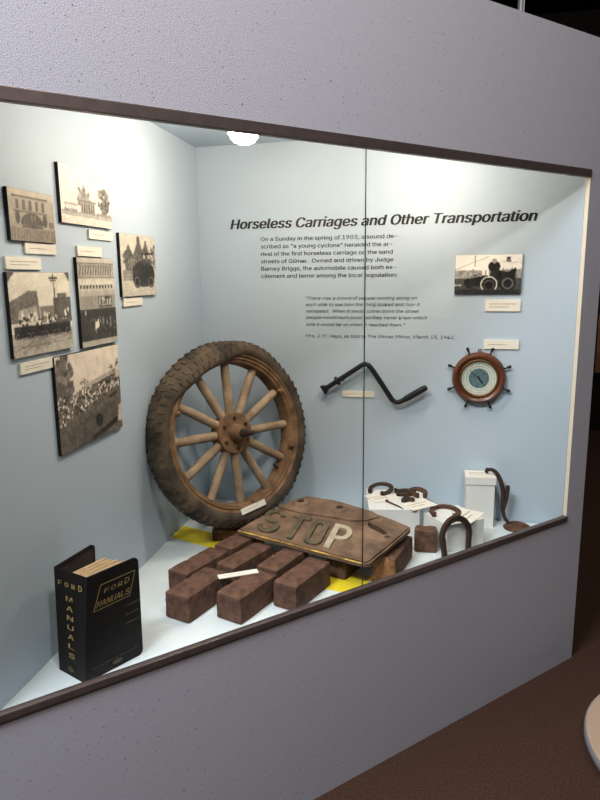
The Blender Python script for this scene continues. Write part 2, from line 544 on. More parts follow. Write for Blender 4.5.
p = Pic(100, 58, .80, 1)           # white courthouse among bare trees
p.rect(0, 0, 1, .12, .74, .03); p.rect(0, .13, 1, .2, .6, .06); p.rect(0, .2, 1, .23, .5, .08)
p.tree(.42, .5, .12, .2, .46, 70); p.tree(.84, .5, .12, .24, .40, 80); p.line(.86, .2, .84, .5, .008, .45)
p.poly([(.36, .22), (.36, .42), (.48, .54), (.64, .42), (.64, .22)], .55, .03); p.line(.34, .43, .66, .43, .012, .4)
for i in range(6): p.rect(.38 + i * .045, .22, .402 + i * .045, .40, .32, .05)
p.rect(.06, .33, .3, .36, .55, .05); p.rect(.06, .22, .28, .26, .5, .1)
for i in range(5): p.rect(.08 + i * .05, .22, .09 + i * .05, .34, .5)
p.line(.68, .24, .98, .24, .012, .5); p.rect(0, 0, .012, 1, .75)
photo_thing('pale mounted photograph of a columned building among bare trees, topmost of the wall', LW(-1.040, 1.693), .270, .146, p, sep_d, (.95, .92, .87))

p = Pic(80, 52, .62, 2)            # two storey brick front
p.rect(0, .84, 1, 1, .72, .03); p.rect(.1, .35, .84, .86, .62, .03); p.rect(.08, .84, .86, .88, .3)
for i in range(5): p.rect(.15 + i * .14, .62, .21 + i * .14, .8, .28, .04)
p.rect(.1, .56, .84, .6, .4); p.ell(.48, .36, .24, .2, .25, .05); p.rect(.1, .3, .84, .32, .5)
p.ell(.17, .46, .05, .13, .22); p.ell(.77, .44, .05, .14, .22); p.car(.46, .28, .3, .3, .7)
p.rect(0, 0, 1, .27, .5, .06)
for i in range(16): p.line(.02 + i * .065, .02, .03 + i * .062, .22, .008, .38)
p.rect(.86, .3, .98, .42, .35, .08)
photo_thing('sepia mounted photograph of a two storey brick store front, leftmost and high on the wall', LW(-1.254, 1.638), .180, .115, p, (.14, .12, .10), (.84, .79, .71))

p = Pic(70, 76, .74, 3)            # gabled church with a motor car
p.rect(0, 0, 1, .22, .72, .03); p.poly([(.12, .25), (.12, .68), (.22, .84), (.34, .66), (.5, .95), (.62, .75), (.72, .92), (.86, .62), (.86, .25)], .32, .08)
p.rect(.46, .7, .54, .98, .3, .05); p.rect(.68, .66, .74, .92, .3)
for i in range(5): p.rect(.2 + i * .07, .45, .225 + i * .07, .6, .55)
p.tree(.95, .66, .1, .2, .4, 40); p.tree(.14, .6, .08, .15, .25, 30)
p.ell(.62, .36, .34, .22, .16, .06); p.car(.62, .22, .62, .1, .75); p.rect(.05, .25, .3, .42, .5, .06)
photo_thing('mounted photograph of a dark gabled church with a parked motor car, rightmost on the wall', LW(-.730, 1.496), .256, .191, p, (.09, .085, .08), (.88, .85, .79))

p = Pic(92, 72, .80, 4)            # row of cars in a street
p.poly([(0, .4), (0, .66), (.3, .78), (.42, .78), (.45, .5), (.45, .4)], .38, .05); p.poly([(.1, .4), (.12, .55), (.4, .6), (.42, .4)], .6, .04)
p.rect(.46, .38, .68, .58, .45, .05); p.rect(.68, .36, 1, .68, .30, .05); p.rect(.76, .68, .92, .73, .35)
p.line(.72, .4, .71, .97, .01, .22); p.line(.64, .93, .78, .93, .008, .22); p.line(.66, .89, .76, .89, .008, .25)
p.rect(0, 0, 1, .28, .62, .05)
for i in range(14): p.line(p.r.rand() * .6, .03 + p.r.rand() * .18, .4 + p.r.rand() * .6, .1 + p.r.rand() * .16, .006, .45)
p.rect(.03, .22, .97, .36, .14, .04)
for i in range(4): p.car(.16 + i * .22, .24, .24, .07, .8)
p.crowd(.05, .38, .95, .52, 26, .1, .85, .018)
p.poly([(0, .88), (0, 1), (.1, 1)], .3); p.poly([(.92, 1), (1, 1), (1, .88)], .3)
photo_thing('mounted photograph of a row of open cars in a street with a telegraph pole', LW(-1.282, 1.374), .254, .194, p, sep_d, (.92, .88, .81))

p = Pic(80, 92, .74, 5)            # three team pictures above a dark group
p.rect(0, .78, 1, .93, .62, .04); p.rect(0, .66, 1, .77, .78, .03); p.rect(0, .58, 1, .63, .66)
for i in range(13): p.line(.05 + i * .07, .82, .085 + i * .07, .90, .012, .32); p.ell(.06 + i * .07, .91, .014, .012, .3)
p.rect(0, .93, 1, .95, .35); p.rect(0, .77, 1, .785, .4)
for i in range(11): p.ell(.06 + i * .085, .68, .028, .026, .25); p.ell(.06 + i * .085, .715, .02, .022, .9)
p.rect(0, .42, 1, .58, .6, .04)
for i in range(22): p.line(.03 + i * .044, .44, .03 + i * .044, .56, .008, .48)
p.rect(.5, .44, .9, .57, .28); p.rect(.53, .455, .87, .555, .72); p.line(.58, .47, .58, .54, .014, .2); p.ring(.63, .49, .06, .024, .5, .2); p.line(.72, .47, .72, .54, .014, .2); p.line(.7, .54, .84, .54, .012, .2); p.line(.8, .47, .8, .54, .014, .2)
p.rect(0, .06, 1, .42, .18, .03); p.crowd(.3, .14, .95, .3, 30, .12, .5, .02); p.crowd(.4, .2, .5, .26, 3, .8, .9, .025)
p.rect(.12, .36, .15, .41, .8); p.rect(0, 0, 1, .06, .62, .05)
photo_thing('tall mounted collage of team pictures above a dark group photograph', LW(-.984, 1.366), .203, .242, p, (.10, .095, .09), (.89, .86, .80))

p = Pic(110, 84, .82, 6)           # hillside crowd
p.tree(.1, .72, .13, .28, .36, 160); p.rect(.02, .45, .06, .75, .3)
p.tree(.4, .66, .06, .05, .4, 20); p.tree(.85, .76, .05, .04, .35, 20); p.tree(.98, .78, .05, .06, .3, 20)
p.poly([(.3, .48), (.36, .6), (.9, .73), (1, .7), (1, .4)], .45, .05); p.poly([(.3, .6), (.5, .66), (.86, .72), (.9, .66), (.4, .58)], .62, .03); p.line(.4, .58, .9, .66, .012, .15)
p.rect(.93, .55, .99, .74, .75, .04)
p.poly([(0, 0), (0, .5), (.35, .6), (1, .62), (1, 0)], .34, .05)
for k in range(420):
    x = p.r.rand(); y0 = .28 + .25 * x; y = y0 + (.58 + .04 * x - y0) * p.r.rand()
    p.ell(x, y, .012, .014, (.12, .45, .92)[p.r.randint(3)])
p.poly([(.2, 0), (.05, .2), (.5, .3), (.9, .35), (.95, .1), (.6, 0)], .30, .04); p.ell(.6, .2, .06, .08, .12); p.line(.8, .42, .92, .44, .02, .15)
p.line(.5, .03, .9, .12, .03, .12); p.poly([(.92, .1), (1, .08), (1, .3), (.95, .28)], .7)
photo_thing('largest mounted photograph, a crowd on a hillside under a pale sky, lowest on the wall', LW(-1.126, 1.103), .342, .255, p, (.10, .09, .085), (.92, .86, .79))

p = Pic(110, 66, .86, 7)           # early touring car with riders
p.rect(0, .0, 1, .42, .22, .06); p.rect(0, .4, .4, .6, .55, .1); p.rect(.7, .4, 1, .62, .5, .1)
for i in range(16): p.rect(i * .065, .42, .02 + i * .065, .5 + .22 * p.r.rand(), .3 + .3 * p.r.rand(), .05)
p.poly([(.14, .2), (.14, .4), (.3, .48), (.52, .46), (.56, .62), (.68, .6), (.8, .55), (.92, .68), (.9, .3), (.86, .16)], .08, .03)
p.poly([(.15, .42), (.4, .48), (.42, .45), (.15, .38)], .5)
p.ell(.52, .24, .11, .18, .05); p.ring(.52, .24, .13, .21, .16, .75); p.ring(.52, .22, .08, .13, .2, .3)
p.ell(.8, .26, .12, .19, .06); p.ring(.8, .26, .09, .15, .3, .35); p.ell(.22, .26, .07, .12, .08)
p.ell(.59, .7, .09, .14, .07); p.ell(.59, .84, .04, .07, .55); p.rect(.55, .89, .63, .95, .85)
p.ell(.8, .74, .07, .12, .82); p.ell(.8, .86, .035, .06, .4); p.rect(.77, .9, .83, .94, .1)
p.line(.0, .62, .5, .95, .006, .5); p.line(.3, .7, .3, .98, .008, .55); p.line(.7, .83, 1, .78, .006, .5)
p.rect(0, 0, 1, .1, .12, .05); p.rect(.0, .2, .1, .24, .55, .1)
photo_thing('mounted photograph of a touring car carrying hatted riders, alone on the blue back wall', BWF(1.022, 1.482), .238, .143, p, (.06, .06, .06), (.93, .91, .88))

# ------------------------------------------------------------------ caption cards
def caption(label, M, w, h, nl, th=.006, wig=1, cat='caption card', group='small ivory caption cards'):
    t = thing('caption_card', label, cat, M, group)
    link_mesh('card', box(0, w, 0, h, .0003, th), cardm, t)
    bm = BM()
    rnd = random.Random(label)
    for i in range(nl):
        y = h * (.5 + (nl - 1) * .13 - i * .26); x = w * .12; end = w * (.88 if i < nl - 1 else .66)
        while x < end:
            l = min(w * (.03 + .07 * rnd.random()), end - x)
            add_box(bm, x, x + l, y - h * .03, y + h * .03, th - .0002, th + .0003)
            x += l + w * .018
    link_mesh('printed_text', bm, inkm, t)
    return t
for lab, y, z, w, h, n in (
        ('small ivory caption card under the store front photograph', -1.198, 1.611, .128, .024, 1),
        ('small ivory caption card under the columned building photograph', -.900, 1.660, .134, .025, 1),
        ('small ivory caption card above the team collage', -.968, 1.612, .133, .026, 1),
        ('small ivory caption card above the row of open cars', -1.275, 1.574, .135, .028, 2),
        ('small ivory caption card under the gabled church photograph', -.718, 1.466, .134, .024, 1),
        ('small ivory caption card under the row of open cars', -1.256, 1.334, .134, .026, 2)):
    caption(lab, LW(y, z), w, h, n)
for lab, x, z, w, h, n in (
        ('small ivory caption card under the touring car photograph', 1.136, 1.417, .126, .043, 2),
        ('small ivory caption card above the ship wheel barometer', 1.137, 1.275, .127, .034, 1),
        ('small ivory caption card below the iron crank', .592, 1.073, .131, .024, 1)):
    caption(lab, BWF(x, z), w, h, n)

# ------------------------------------------------------------------ starting crank on the back wall
cb = BK(.70, 1.06)
CM = frame(cb, BX, (0, 0, 1))
t = thing('starting_crank', 'black iron starting crank hung on the blue wall', 'crank', CM)
q = lambda x, z, d=.03: Vector(((x - .70) / cA, z - 1.06, d))
pts = [q(.530, 1.108)] + [q(.576, 1.139), q(.63, 1.175), q(.676, 1.206), q(.690, 1.211), q(.704, 1.206), q(.716, 1.192), q(.75, 1.142), q(.786, 1.088), q(.797, 1.072), q(.810, 1.063), q(.826, 1.063), q(.85, 1.076)]
link_mesh('shaft', tube(pts, .0098, 14), crankm, t, smooth=True, autosharp=.9)
link_mesh('grip', tube([q(.846, 1.0735), q(.853, 1.078), q(.915, 1.117), q(.922, 1.121), q(.930, 1.126)], [.011, .0125, .0125, .0115, .009], 14), crankm, t, smooth=True, autosharp=.9)
d = (q(.576, 1.139) - q(.530, 1.108)).normalized(); n = Vector((-d.y, d.x, 0))
a = q(.530, 1.108)
bm = BM()
add_prism(bm, [(-.006, -.012), (.004, -.017), (.012, -.020), (.012, .020), (.004, .017), (-.006, .012), (-.002, .005), (.002, 0), (-.002, -.005)], -.012, .012, M=Matrix(((-d.x, n.x, 0, a.x), (-d.y, n.y, 0, a.y), (0, 0, 1, a.z), (0, 0, 0, 1))))
link_mesh('claw', bm, crankm, t)
a = q(.578, 1.1405)
link_mesh('collar', tube([a - d * .004, a + d * .004], .019, 18), crankm, t)
link_mesh('wall_hook', tube([q(.70, 1.196, .001), q(.70, 1.196, .03), q(.70, 1.203, .042)], .003, 8), crankm, t, smooth=True)
link_mesh('wall_hook', tube([q(.60, 1.142, .001), q(.60, 1.142, .03), q(.60, 1.155, .042)], .003, 8), crankm, t, smooth=True)

# ------------------------------------------------------------------ barometer
t = thing('barometer', 'round ship wheel barometer with a mahogany rim on the back wall', 'barometer', frame(BK(1.124, 1.164), BX, (0, 0, 1)))
link_mesh('rim', lathe([(.068, .012), (.097, .001), (.100, .014), (.096, .026), (.088, .033), (.080, .030), (.072, .022)], 72, True), mahog, t, smooth=True, autosharp=.8)
link_mesh('bezel', lathe([(.064, .018), (.073, .018), (.073, .028), (.069, .030), (.065, .026)], 72, True), brass, t, smooth=True)
link_mesh('dial', lathe([(.0001, .012), (.068, .012), (.068, .022), (.0001, .022)], 64), dialm, t)
link_mesh('dial_centre', lathe([(.0001, .0221), (.038, .0221), (.038, .0228), (.0001, .0228)], 48), bluem, t)
bm = BM()
for k in range(60):
    a = 2 * PI * k / 60
    r0 = .056 if k % 5 else .052
    add_box(bm, r0, .060, -.0006, .0006, .0219, .0225, Matrix.Rotation(a, 4, 'Z'))
add_lathe(bm, [(.0455, .0219), (.0462, .0219), (.0462, .0225), (.0455, .0225)], 60, True)
link_mesh('scale_marks', bm, greyvinyl, t)
hand = BM()
add_prism(hand, [(-.012, -.003), (-.004, -.004), (.036, -.0008), (.036, .0008), (-.004, .004), (-.012, .003)], .0238, .0246, M=Matrix.Rotation(-.9, 4, 'Z'))
link_mesh('hand', hand, crankm, t)
h2 = BM()
add_prism(h2, [(-.01, -.0015), (.048, -.0008), (.048, .0008), (-.01, .0015)], .0249, .0254, M=Matrix.Rotation(2.4, 4, 'Z'))
link_mesh('set_hand', h2, brass, t)
link_mesh('crystal', lathe([(.0001, .0300), (.04, .0285), (.066, .0265), (.066, .0258), (.0001, .0290)], 48), glass, t, smooth=True)
for k in range(8):
    a = PI / 8 + k * PI / 4
    R_ = Matrix.Rotation(a, 4, 'Z')
    link_mesh('spoke_handle', tube([R_ @ Vector((r, 0, .016)) for r in (.096, .103, .106, .112, .120, .124, .126)], [.004, .0032, .0028, .0045, .0058, .005, .002], 12), crankm, t, smooth=True)
link_mesh('hanging_ring', tube([Vector((.006 * math.cos(x), .104 + .006 * math.sin(x), .01)) for x in [i * PI / 8 for i in range(17)]], .0022, 8), brass, t, smooth=True)

# ------------------------------------------------------------------ wheel
az, el = .95, .18
n = Vector((math.sin(az) * math.cos(el), -math.cos(az) * math.cos(el), math.sin(el)))
e1 = Vector((0, 0, 1)).cross(n).normalized(); e2 = n.cross(e1)
WC = Vector((.227, -.356, .9855))
Ro = .3435
base = WC - e2 * Ro
WM = frame(base, e1, e2)                # local x = right, y = up in the wheel plane, z = out of the hub
t = thing('tire_wheel', 'large old wooden spoked wheel with a worn rubber tire leaning in the corner', 'wheel', WM)
CTR = Matrix.Translation((0, Ro, 0))
def tire_mod(th, r, z, j):
    # slack stretch around the top left: the loose tire rolls forward over the rim there
    dd = (th - 1.98 + PI) % (2 * PI) - PI
    w = math.exp(-(dd / .50) ** 4)
    d2 = (th - 1.12 + PI) % (2 * PI) - PI
    w2 = math.exp(-(d2 / .22) ** 2)
    ph = .85 * w
    r0 = .313
    dr = r - r0
    rr = r0 + dr * math.cos(ph) - z * math.sin(ph) - .015 * w + .003 * w2
    zz = z * math.cos(ph) + dr * math.sin(ph) + .014 * w
    s = noise.noise(Vector((math.cos(th) * 3, math.sin(th) * 3, r * 20 + z * 12)))
    return rr + .003 * s, zz + .003 * s
prof = [(.287, -.038), (.294, -.045), (.305, -.0495), (.317, -.0485), (.328, -.042), (.337, -.030), (.342, -.016), (.3435, 0), (.342, .016), (.337, .030), (.328, .042), (.317, .0485), (.305, .0495), (.294, .045), (.287, .038)]
fine = [tuple(v)[:2] for v in catmull([(r, z, 0) for r, z in prof], 3)]
bm = BM()
add_lathe(bm, fine + [(.291, .030), (.294, 0), (.291, -.030)], 160, True, CTR, tire_mod)
def lug(a, hw, p0, p1, h):
    """one tread bar from profile point p0 to p1, standing h proud"""
    vs = []
    for (r, z) in (p0, p1):
        nx_, nz_ = (r - .300), z
        l_ = math.hypot(nx_, nz_); nx_, nz_ = nx_ / l_, nz_ / l_
        for k in (-.004, h):
            for s_, q_ in ((-1, 1), (1, 1)):
                th_ = a + s_ * hw * (1 if k < 0 else .75)
                rr, zz = tire_mod(th_, r + nx_ * k, z + nz_ * k, 0)
                vs.append(bm.verts.new(CTR @ Vector((rr * math.cos(th_), rr * math.sin(th_), zz))))
    a0, a1, a2, a3, b0_, b1_, b2_, b3_ = vs
    for f in ((a0, a1, a3, a2), (b0_, b2_, b3_, b1_), (a2, a3, b3_, b2_), (a0, a2, b2_, b0_), (a1, b1_, b3_, a3), (a0, b0_, b1_, a1)): bm.faces.new(f)
NL = 66
for k in range(NL):
    a = 2 * PI * k / NL
    for s_ in (-1, 1):
        lug(a + (.02 if s_ < 0 else 0), .020, (.3215, .046 * s_), (.3355, .0325 * s_), .0048)
        lug(a + PI / NL, .026, (.3395, .024 * s_), (.3432, .0075 * s_), .0036)
link_mesh('tire', bm, rubber, t, smooth=True, autosharp=.6)
link_mesh('rim', lathe([(.284, -.036), (.2905, -.041), (.288, -.034), (.276, -.026), (.276, .026), (.287, .034), (.2925, .0400), (.2905, .0425), (.287, .0420), (.2845, .0375), (.279, .0350), (.2755, .0375), (.2725, .0365), (.270, .032), (.262, .030), (.258, .022), (.258, -.022), (.262, -.030), (.272, -.034)], 96, True, CTR), rustm, t, smooth=True, autosharp=.7)
for k in range(12):
    ph = 1.545 + k * PI / 6
    R_ = CTR @ Matrix.Rotation(ph, 4, 'Z')
    P = [R_ @ Vector((r, 0, 0)) for r in (.055, .085, .12, .17, .22, .25, .262)]
    link_mesh('spoke', tube(P, [.0150, .0165, .0170, .0165, .0160, .0158, .014], 14), woodm, t, smooth=True, autosharp=1)
link_mesh('hub_flange', lathe([(.0001, -.03), (.07, -.03), (.0765, -.026), (.0765, .0), (.0765, .019), (.073, .023), (.05, .025), (.036, .028), (.0001, .028)], 48, False, CTR), rustm, t, smooth=True, autosharp=.6)
link_mesh('hub_cap', lathe([(.036, .026), (.035, .036), (.031, .050), (.024, .062), (.019, .066), (.0001, .067)], 32, False, CTR), rustm, t, smooth=True, autosharp=.8)
link_mesh('axle_stub', lathe([(.017, .06), (.016, .080), (.013, .098), (.0095, .102), (.0095, .122), (.007, .126), (.0001, .127)], 24, False, CTR), darkiron, t, smooth=True, autosharp=.8)
for k in range(6):
    R_ = CTR @ Matrix.Rotation(.5 + k * PI / 3, 4, 'Z')
    link_mesh('hub_bolt', lathe([(.0075, .020), (.0075, .029), (.005, .031), (.0001, .0315)], 6, False, R_ @ Matrix.Translation((.056, 0, 0))), darkiron, t)
for a in (2.72, -.36, -1.45, .5):
    R_ = CTR @ Matrix.Rotation(a, 4, 'Z')
    bm = box(.2545, .272, -.009, .009, .026, .042, .003, R_)
    add_lathe(bm, [(.006, .036), (.006, .05), (.003, .052), (.0001, .0525)], 8, False, R_ @ Matrix.Translation((.264, 0, 0)))
    link_mesh('rim_lug', bm, rustm, t)
R_ = CTR @ Matrix.Rotation(-.72, 4, 'Z')
link_mesh('valve_stem', tube([R_ @ Vector((r, 0, 0)) for r in (.26, .245, .24, .232)], [.005, .005, .0035, .0035], 10), darkiron, t)

# label lying on the rim
def oncard(label, corner, xdir, ydir, w, h, n, th=.0025):
    return caption(label, frame(corner, xdir, ydir), w, h, n, th, group='small ivory caption cards')
w0 = WM @ CTR
x_ = e1 * (.116) + e2 * (-.009); y_ = e2
oncard('small ivory card resting on the lower rim of the tire wheel', w0 @ Vector((-.045, -.294, .0525)), e1 * .115 + e2 * .012, e2 * .021 - e1 * .015 * 0 - n * .004, .116, .022, 1)

# ------------------------------------------------------------------ bricks
def brick_bm(l, w, h, seed, rnd=.007, rough=.0048, broken=False):
    bm = BM()
    nx, ny, nz = max(3, int(w / .012)), max(3, int(l / .014)), max(3, int(h / .013))
    seen = {}
    def V(i, j, k):
        key = (i, j, k)
        if key not in seen:
            p = Vector((-w / 2 + w * i / nx, -l / 2 + l * j / ny, h * k / nz))
            lo = Vector((-w / 2 + rnd, -l / 2 + rnd, rnd)); hi = Vector((w / 2 - rnd, l / 2 - rnd, h - rnd))
            c = Vector((min(max(p.x, lo.x), hi.x), min(max(p.y, lo.y), hi.y), min(max(p.z, lo.z), hi.z)))
            d = p - c
            if d.length > 1e-6: p = c + d.normalized() * rnd
            q = p * 28 + Vector((seed * 7.3, seed * 3.1, seed))
            amp = rough * (noise.noise(q) + .5 * noise.noise(q * 2.3))
            s = (p - Vector((0, 0, h / 2))).normalized()
            if broken and j < ny * .28:
                p.y += .034 * (1 - j / (ny * .28)) * (.5 + .9 * noise.noise(p * 22 + Vector((9, seed, 2)))) * (.35 + k / nz)
            if k == 0: amp = 0
            seen[key] = bm.verts.new(p - s * abs(amp) * 1.3)
        return seen[key]
    def face(*a): bm.faces.new([V(*x) for x in a])
    for i in range(nx):
        for j in range(ny):
            face((i, j, nz), (i + 1, j, nz), (i + 1, j + 1, nz), (i, j + 1, nz)); face((i, j, 0), (i, j + 1, 0), (i + 1, j + 1, 0), (i + 1, j, 0))
    for i in range(nx):
        for k in range(nz):
            face((i, 0, k), (i + 1, 0, k), (i + 1, 0, k + 1), (i, 0, k + 1)); face((i, ny, k), (i, ny, k + 1), (i + 1, ny, k + 1), (i + 1, ny, k))
    for j in range(ny):
        for k in range(nz):
            face((0, j, k), (0, j, k + 1), (0, j + 1, k + 1), (0, j + 1, k)); face((nx, j, k), (nx, j + 1, k), (nx, j + 1, k + 1), (nx, j, k + 1))
    return bm
def brick(label, x, y, deg, l, w, h, seed, z=ZF, **k):
    o = link_mesh('paving_brick', brick_bm(l, w, h, seed, **k), brickm, smooth=True, autosharp=.9)
    o.matrix_world = loc(x, y, z, D(deg))
    return tag(o, label, 'brick', 'old reddish paving bricks')
brick('reddish paving brick at the front left of the brick patch, with a sloping front face', .280, -.908, -18.5, .196, .088, .080, 1)
brick('reddish paving brick in the middle of the front row under a white card', .427, -.892, -21, .186, .092, .080, 2)
brick('reddish paving brick at the front right of the patch, before the letter P', .573, -.790, -21, .206, .084, .080, 3)
brick('reddish paving brick outermost on the left of the second row', .2335, -.768, -21, .206, .080, .080, 4)
brick('reddish paving brick half tucked under the left corner of the STOP plate', .313, -.572, -23, .186, .080, .079, 5)
brick('reddish paving brick in the second row, directly behind the front left brick', .3660, -.703, -23, .204, .076, .080, 6)
brick('reddish paving brick running under the STOP plate below the letter T', .4925, -.698, -20.5, .196, .080, .079, 7)
brick('dark paving brick propping up the tire of the wheel', .243, -.402, 3, .080, .165, .047, 8)
brick('dark paving brick under the STOP plate beside the yellow stripe', .690, -.572, -21, .196, .074, .078, 9)
brick('short paving brick half behind the large leaning horseshoe', .938, -.384, 0, .062, .080, .081, 11)
b = brick('chipped paving brick with a broken tan end under the right edge of the STOP plate', .831, -.562, -14, .235, .080, .080, 10, rough=.005, broken=True)
b.data.materials.append(tanbrick)
for p in b.data.polygons:
    if p.center.y < -.062 + .02 * noise.noise(p.center * 30) and p.normal.y < -.2: p.material_index = 1

def caption_flat(label, x, y, z, deg, w, h, n, th=.0025, cat='caption card'):
    return caption(label, Matrix.Translation((x, y, z)) @ Matrix.Rotation(D(deg), 4, 'Z'), w, h, n, th)
caption_flat('small ivory card lying on the paving bricks', .340, -.888, ZF + .0795, 30, .122, .026, 1)

# yellow stripe on the display floor
o = link_mesh('painted_stripe', prism([(.004, -.322), (.13, -.366), (.40, -.490), (.775, -.634), (.735, -.760), (.62, -.735), (.36, -.600), (.15, -.492), (.004, -.440)], ZF, ZF + .0015), yellowm)
tag(o, 'bright yellow stripe on the white display floor passing under the bricks', 'floor stripe')

# ------------------------------------------------------------------ STOP plate
U = Vector((.921, -.389, 0)).normalized()
V_ = Vector((.389, .921, .09)); V_ = (V_ - U * V_.dot(U)).normalized()
PT = .016
PN = U.cross(V_)
PO = Vector((.295, -.552, ZF + .1)) - PN * PT
PM = frame(PO, U, V_)
t = thing('stop_plate', 'rusty cast iron road plate with raised STOP letters lying on the bricks', 'road sign', PM)
def inset(P, d):
    n_ = len(P); out = []
    for i in range(n_):
        a, b, c = Vector(P[i - 1]), Vector(P[i]), Vector(P[(i + 1) % n_])
        e, f = (b - a).normalized(), (c - b).normalized()
        m = (Vector((-e.y, e.x)) + Vector((-f.y, f.x)))
        m = m / max(m.length_squared / 2, .3)
        out.append(tuple(b + m * d))
    return out
outl = [(.004, -.003), (.09, -.004), (.2, -.002), (.3, -.003), (.42, -.002), (.497, .000), (.512, .012), (.518, .10), (.524, .2), (.527, .272), (.520, .288), (.47, .305), (.424, .318), (.36, .332), (.315, .338), (.25, .346), (.19, .352), (.12, .345), (.07, .342), (.04, .300), (.02, .2), (.004, .06)]
hole = [(.380, .252), (.425, .238), (.478, .206), (.470, .192), (.415, .212), (.392, .224)]
bm = BM()
top_in = inset(outl, .007)
lo, hi = add_prism(bm, outl, 0, .011, [hole])
link_mesh('plate', bm, platem, t)
bm = BM()
add_prism(bm, top_in, .0108, PT, [hole])
bmesh.ops.subdivide_edges(bm, edges=[e_ for e_ in bm.edges if e_.calc_length() > .05], cuts=2, use_grid_fill=False)
link_mesh('raised_face', bm, platem, t)
tag(link_mesh('painted_edge', prism([(.006, -.0045), (.49, -.0025), (.49, .0035), (.006, .0045)], .0105, .0124), oldyel, t), 'flaking yellow paint along the front edge', None)
bandp = [(.03, .205), (.13, .200), (.20, .212), (.267, .222), (.330, .228), (.372, .252), (.40, .300), (.36, .322), (.31, .329), (.25, .338), (.19, .344), (.12, .337), (.078, .332), (.05, .29)]
link_mesh('raised_band', prism(bandp, PT - .001, PT + .006), platem, t)
link_mesh('recess_floor', prism(inset(hole, -.004), .001, .004), darkiron, t)
add = lambda x, y: Matrix.Translation((x, y, PT))
for x, y in ((.090, .268), (.247, .284)):
    bm = lathe([(.034, .004), (.031, .010), (.024, .015), (.014, .016), (.012, .010), (.0001, .009)], 28, False, add(x, y))
    b = link_mesh('bolt_boss', bm, platem, t, smooth=True, autosharp=.7)
    link_mesh('bolt', lathe([(.0105, .009), (.0105, .019), (.006, .022), (.0001, .0225)], 8, False, add(x, y)), darkiron, b)
b = link_mesh('bolt_hole', lathe([(.009, -.001), (.009, .0012), (.0001, .0012)], 16, False, add(.486, .184)), darkiron, t)
# letters: outlines in their own slanted frame (a along the plate, b up)
SH = -.31
def slant(P): return [(a + SH * b_, b_) for a, b_ in P]
def arc(cx, cy, rx, ry, d0, d1, k=8): return [(cx + rx * math.cos(D(d0 + (d1 - d0) * i / k)), cy + ry * math.sin(D(d0 + (d1 - d0) * i / k))) for i in range(k + 1)]
def stroke(path, w):
    """outline of a path drawn with a pen of width w"""
    P = [Vector(p) for p in path]; l, r = [], []
    for i, p in enumerate(P):
        d_ = (P[min(i + 1, len(P) - 1)] - P[max(i - 1, 0)]).normalized(); nn = Vector((-d_.y, d_.x)) * w / 2
        l.append(tuple(p + nn)); r.append(tuple(p - nn))
    return l + r[::-1]
def rr(x0, y0, x1, y1, r):
    return arc(x1 - r, y1 - r, r, r, 0, 90, 4) + arc(x0 + r, y1 - r, r, r, 90, 180, 4) + arc(x0 + r, y0 + r, r, r, 180, 270, 4) + arc(x1 - r, y0 + r, r, r, 270, 360, 4)
b0, b1 = .020, .182
Spath = arc(.108, b1 - .045, .032, .036, 15, 180, 8) + arc(.108, b1 - .046, .032, .036, 180, 262, 4) + arc(.108, b0 + .046, .034, .038, 80, -90, 9) + arc(.108, b0 + .046, .034, .038, -90, -170, 5)
lz0, lz1 = PT - .001, PT + .007
link_mesh('letter_s', prism(slant(stroke(Spath, .020)), lz0, lz1), letterm, t)
link_mesh('letter_t', prism(slant([(.203, b0), (.224, b0), (.224, b1 - .021), (.250, b1 - .021), (.250, b1), (.176, b1), (.176, b1 - .021), (.203, b1 - .021)]), lz0, lz1), letterm, t)
link_mesh('letter_o', prism(slant(rr(.262, b0, .330, b1, .028)), lz0, lz1, [slant(rr(.283, b0 + .022, .309, b1 - .022, .012))]), letterm, t)
P_out = [(.347, b0), (.369, b0), (.369, b0 + .066)] + arc(.388, b0 + .114, .034, .048, -90, 90, 8) + [(.347, b1)]
P_in = [(.369, b0 + .086)] + arc(.388, b0 + .114, .014, .027, -90, 90, 6) + [(.369, b0 + .141)]
tag(link_mesh('letter_p', prism(slant(P_out), lz0, lz1, [slant(P_in)]), palelet, t), 'pale silvery letter worn clean of rust', None)

# ------------------------------------------------------------------ white boxes
def poly_box(label, name, P, z0, z1, lid=None):
    cx = sum(p[0] for p in P) / len(P); cy = sum(p[1] for p in P) / len(P)
    t = thing(name, label, 'box', loc(cx, cy, z0), 'white display boxes')
    Q = [(x - cx, y - cy) for x, y in P]
    if lid:
        link_mesh('body', prism(inset(Q, .004), 0, z1 - z0 - lid), whitebox, t)
        link_mesh('lid', prism(Q, z1 - z0 - lid, z1 - z0), whitebox, t)
    else:
        bm = prism(Q, 0, z1 - z0)
        bmesh.ops.bevel(bm, geom=[e_ for e_ in bm.edges if len(e_.link_faces) == 2 and e_.calc_face_angle(0) > .5], offset=.002, segments=1, affect='EDGES')
        link_mesh('body', bm, whitebox, t)
    return t
H1 = ZF + .12; H2 = ZF + .10; H3 = ZF + .20
poly_box('low wide white box behind the STOP plate carrying small iron pieces', 'display_box', [(.734, -.342), (.914, -.312), (.940, -.094), (.701, -.110)], ZF, H1)
poly_box('small white box behind the large leaning horseshoe', 'display_box', [(.930, -.281), (1.012, -.400), (1.142, -.311), (1.055, -.182)], ZF, H2)
poly_box('tall narrow white box with a lid beside the carriage step', 'display_box', [(1.083, -.150), (1.197, -.142), (1.193, -.052), (1.083, -.050)], ZF, H3, lid=.028)

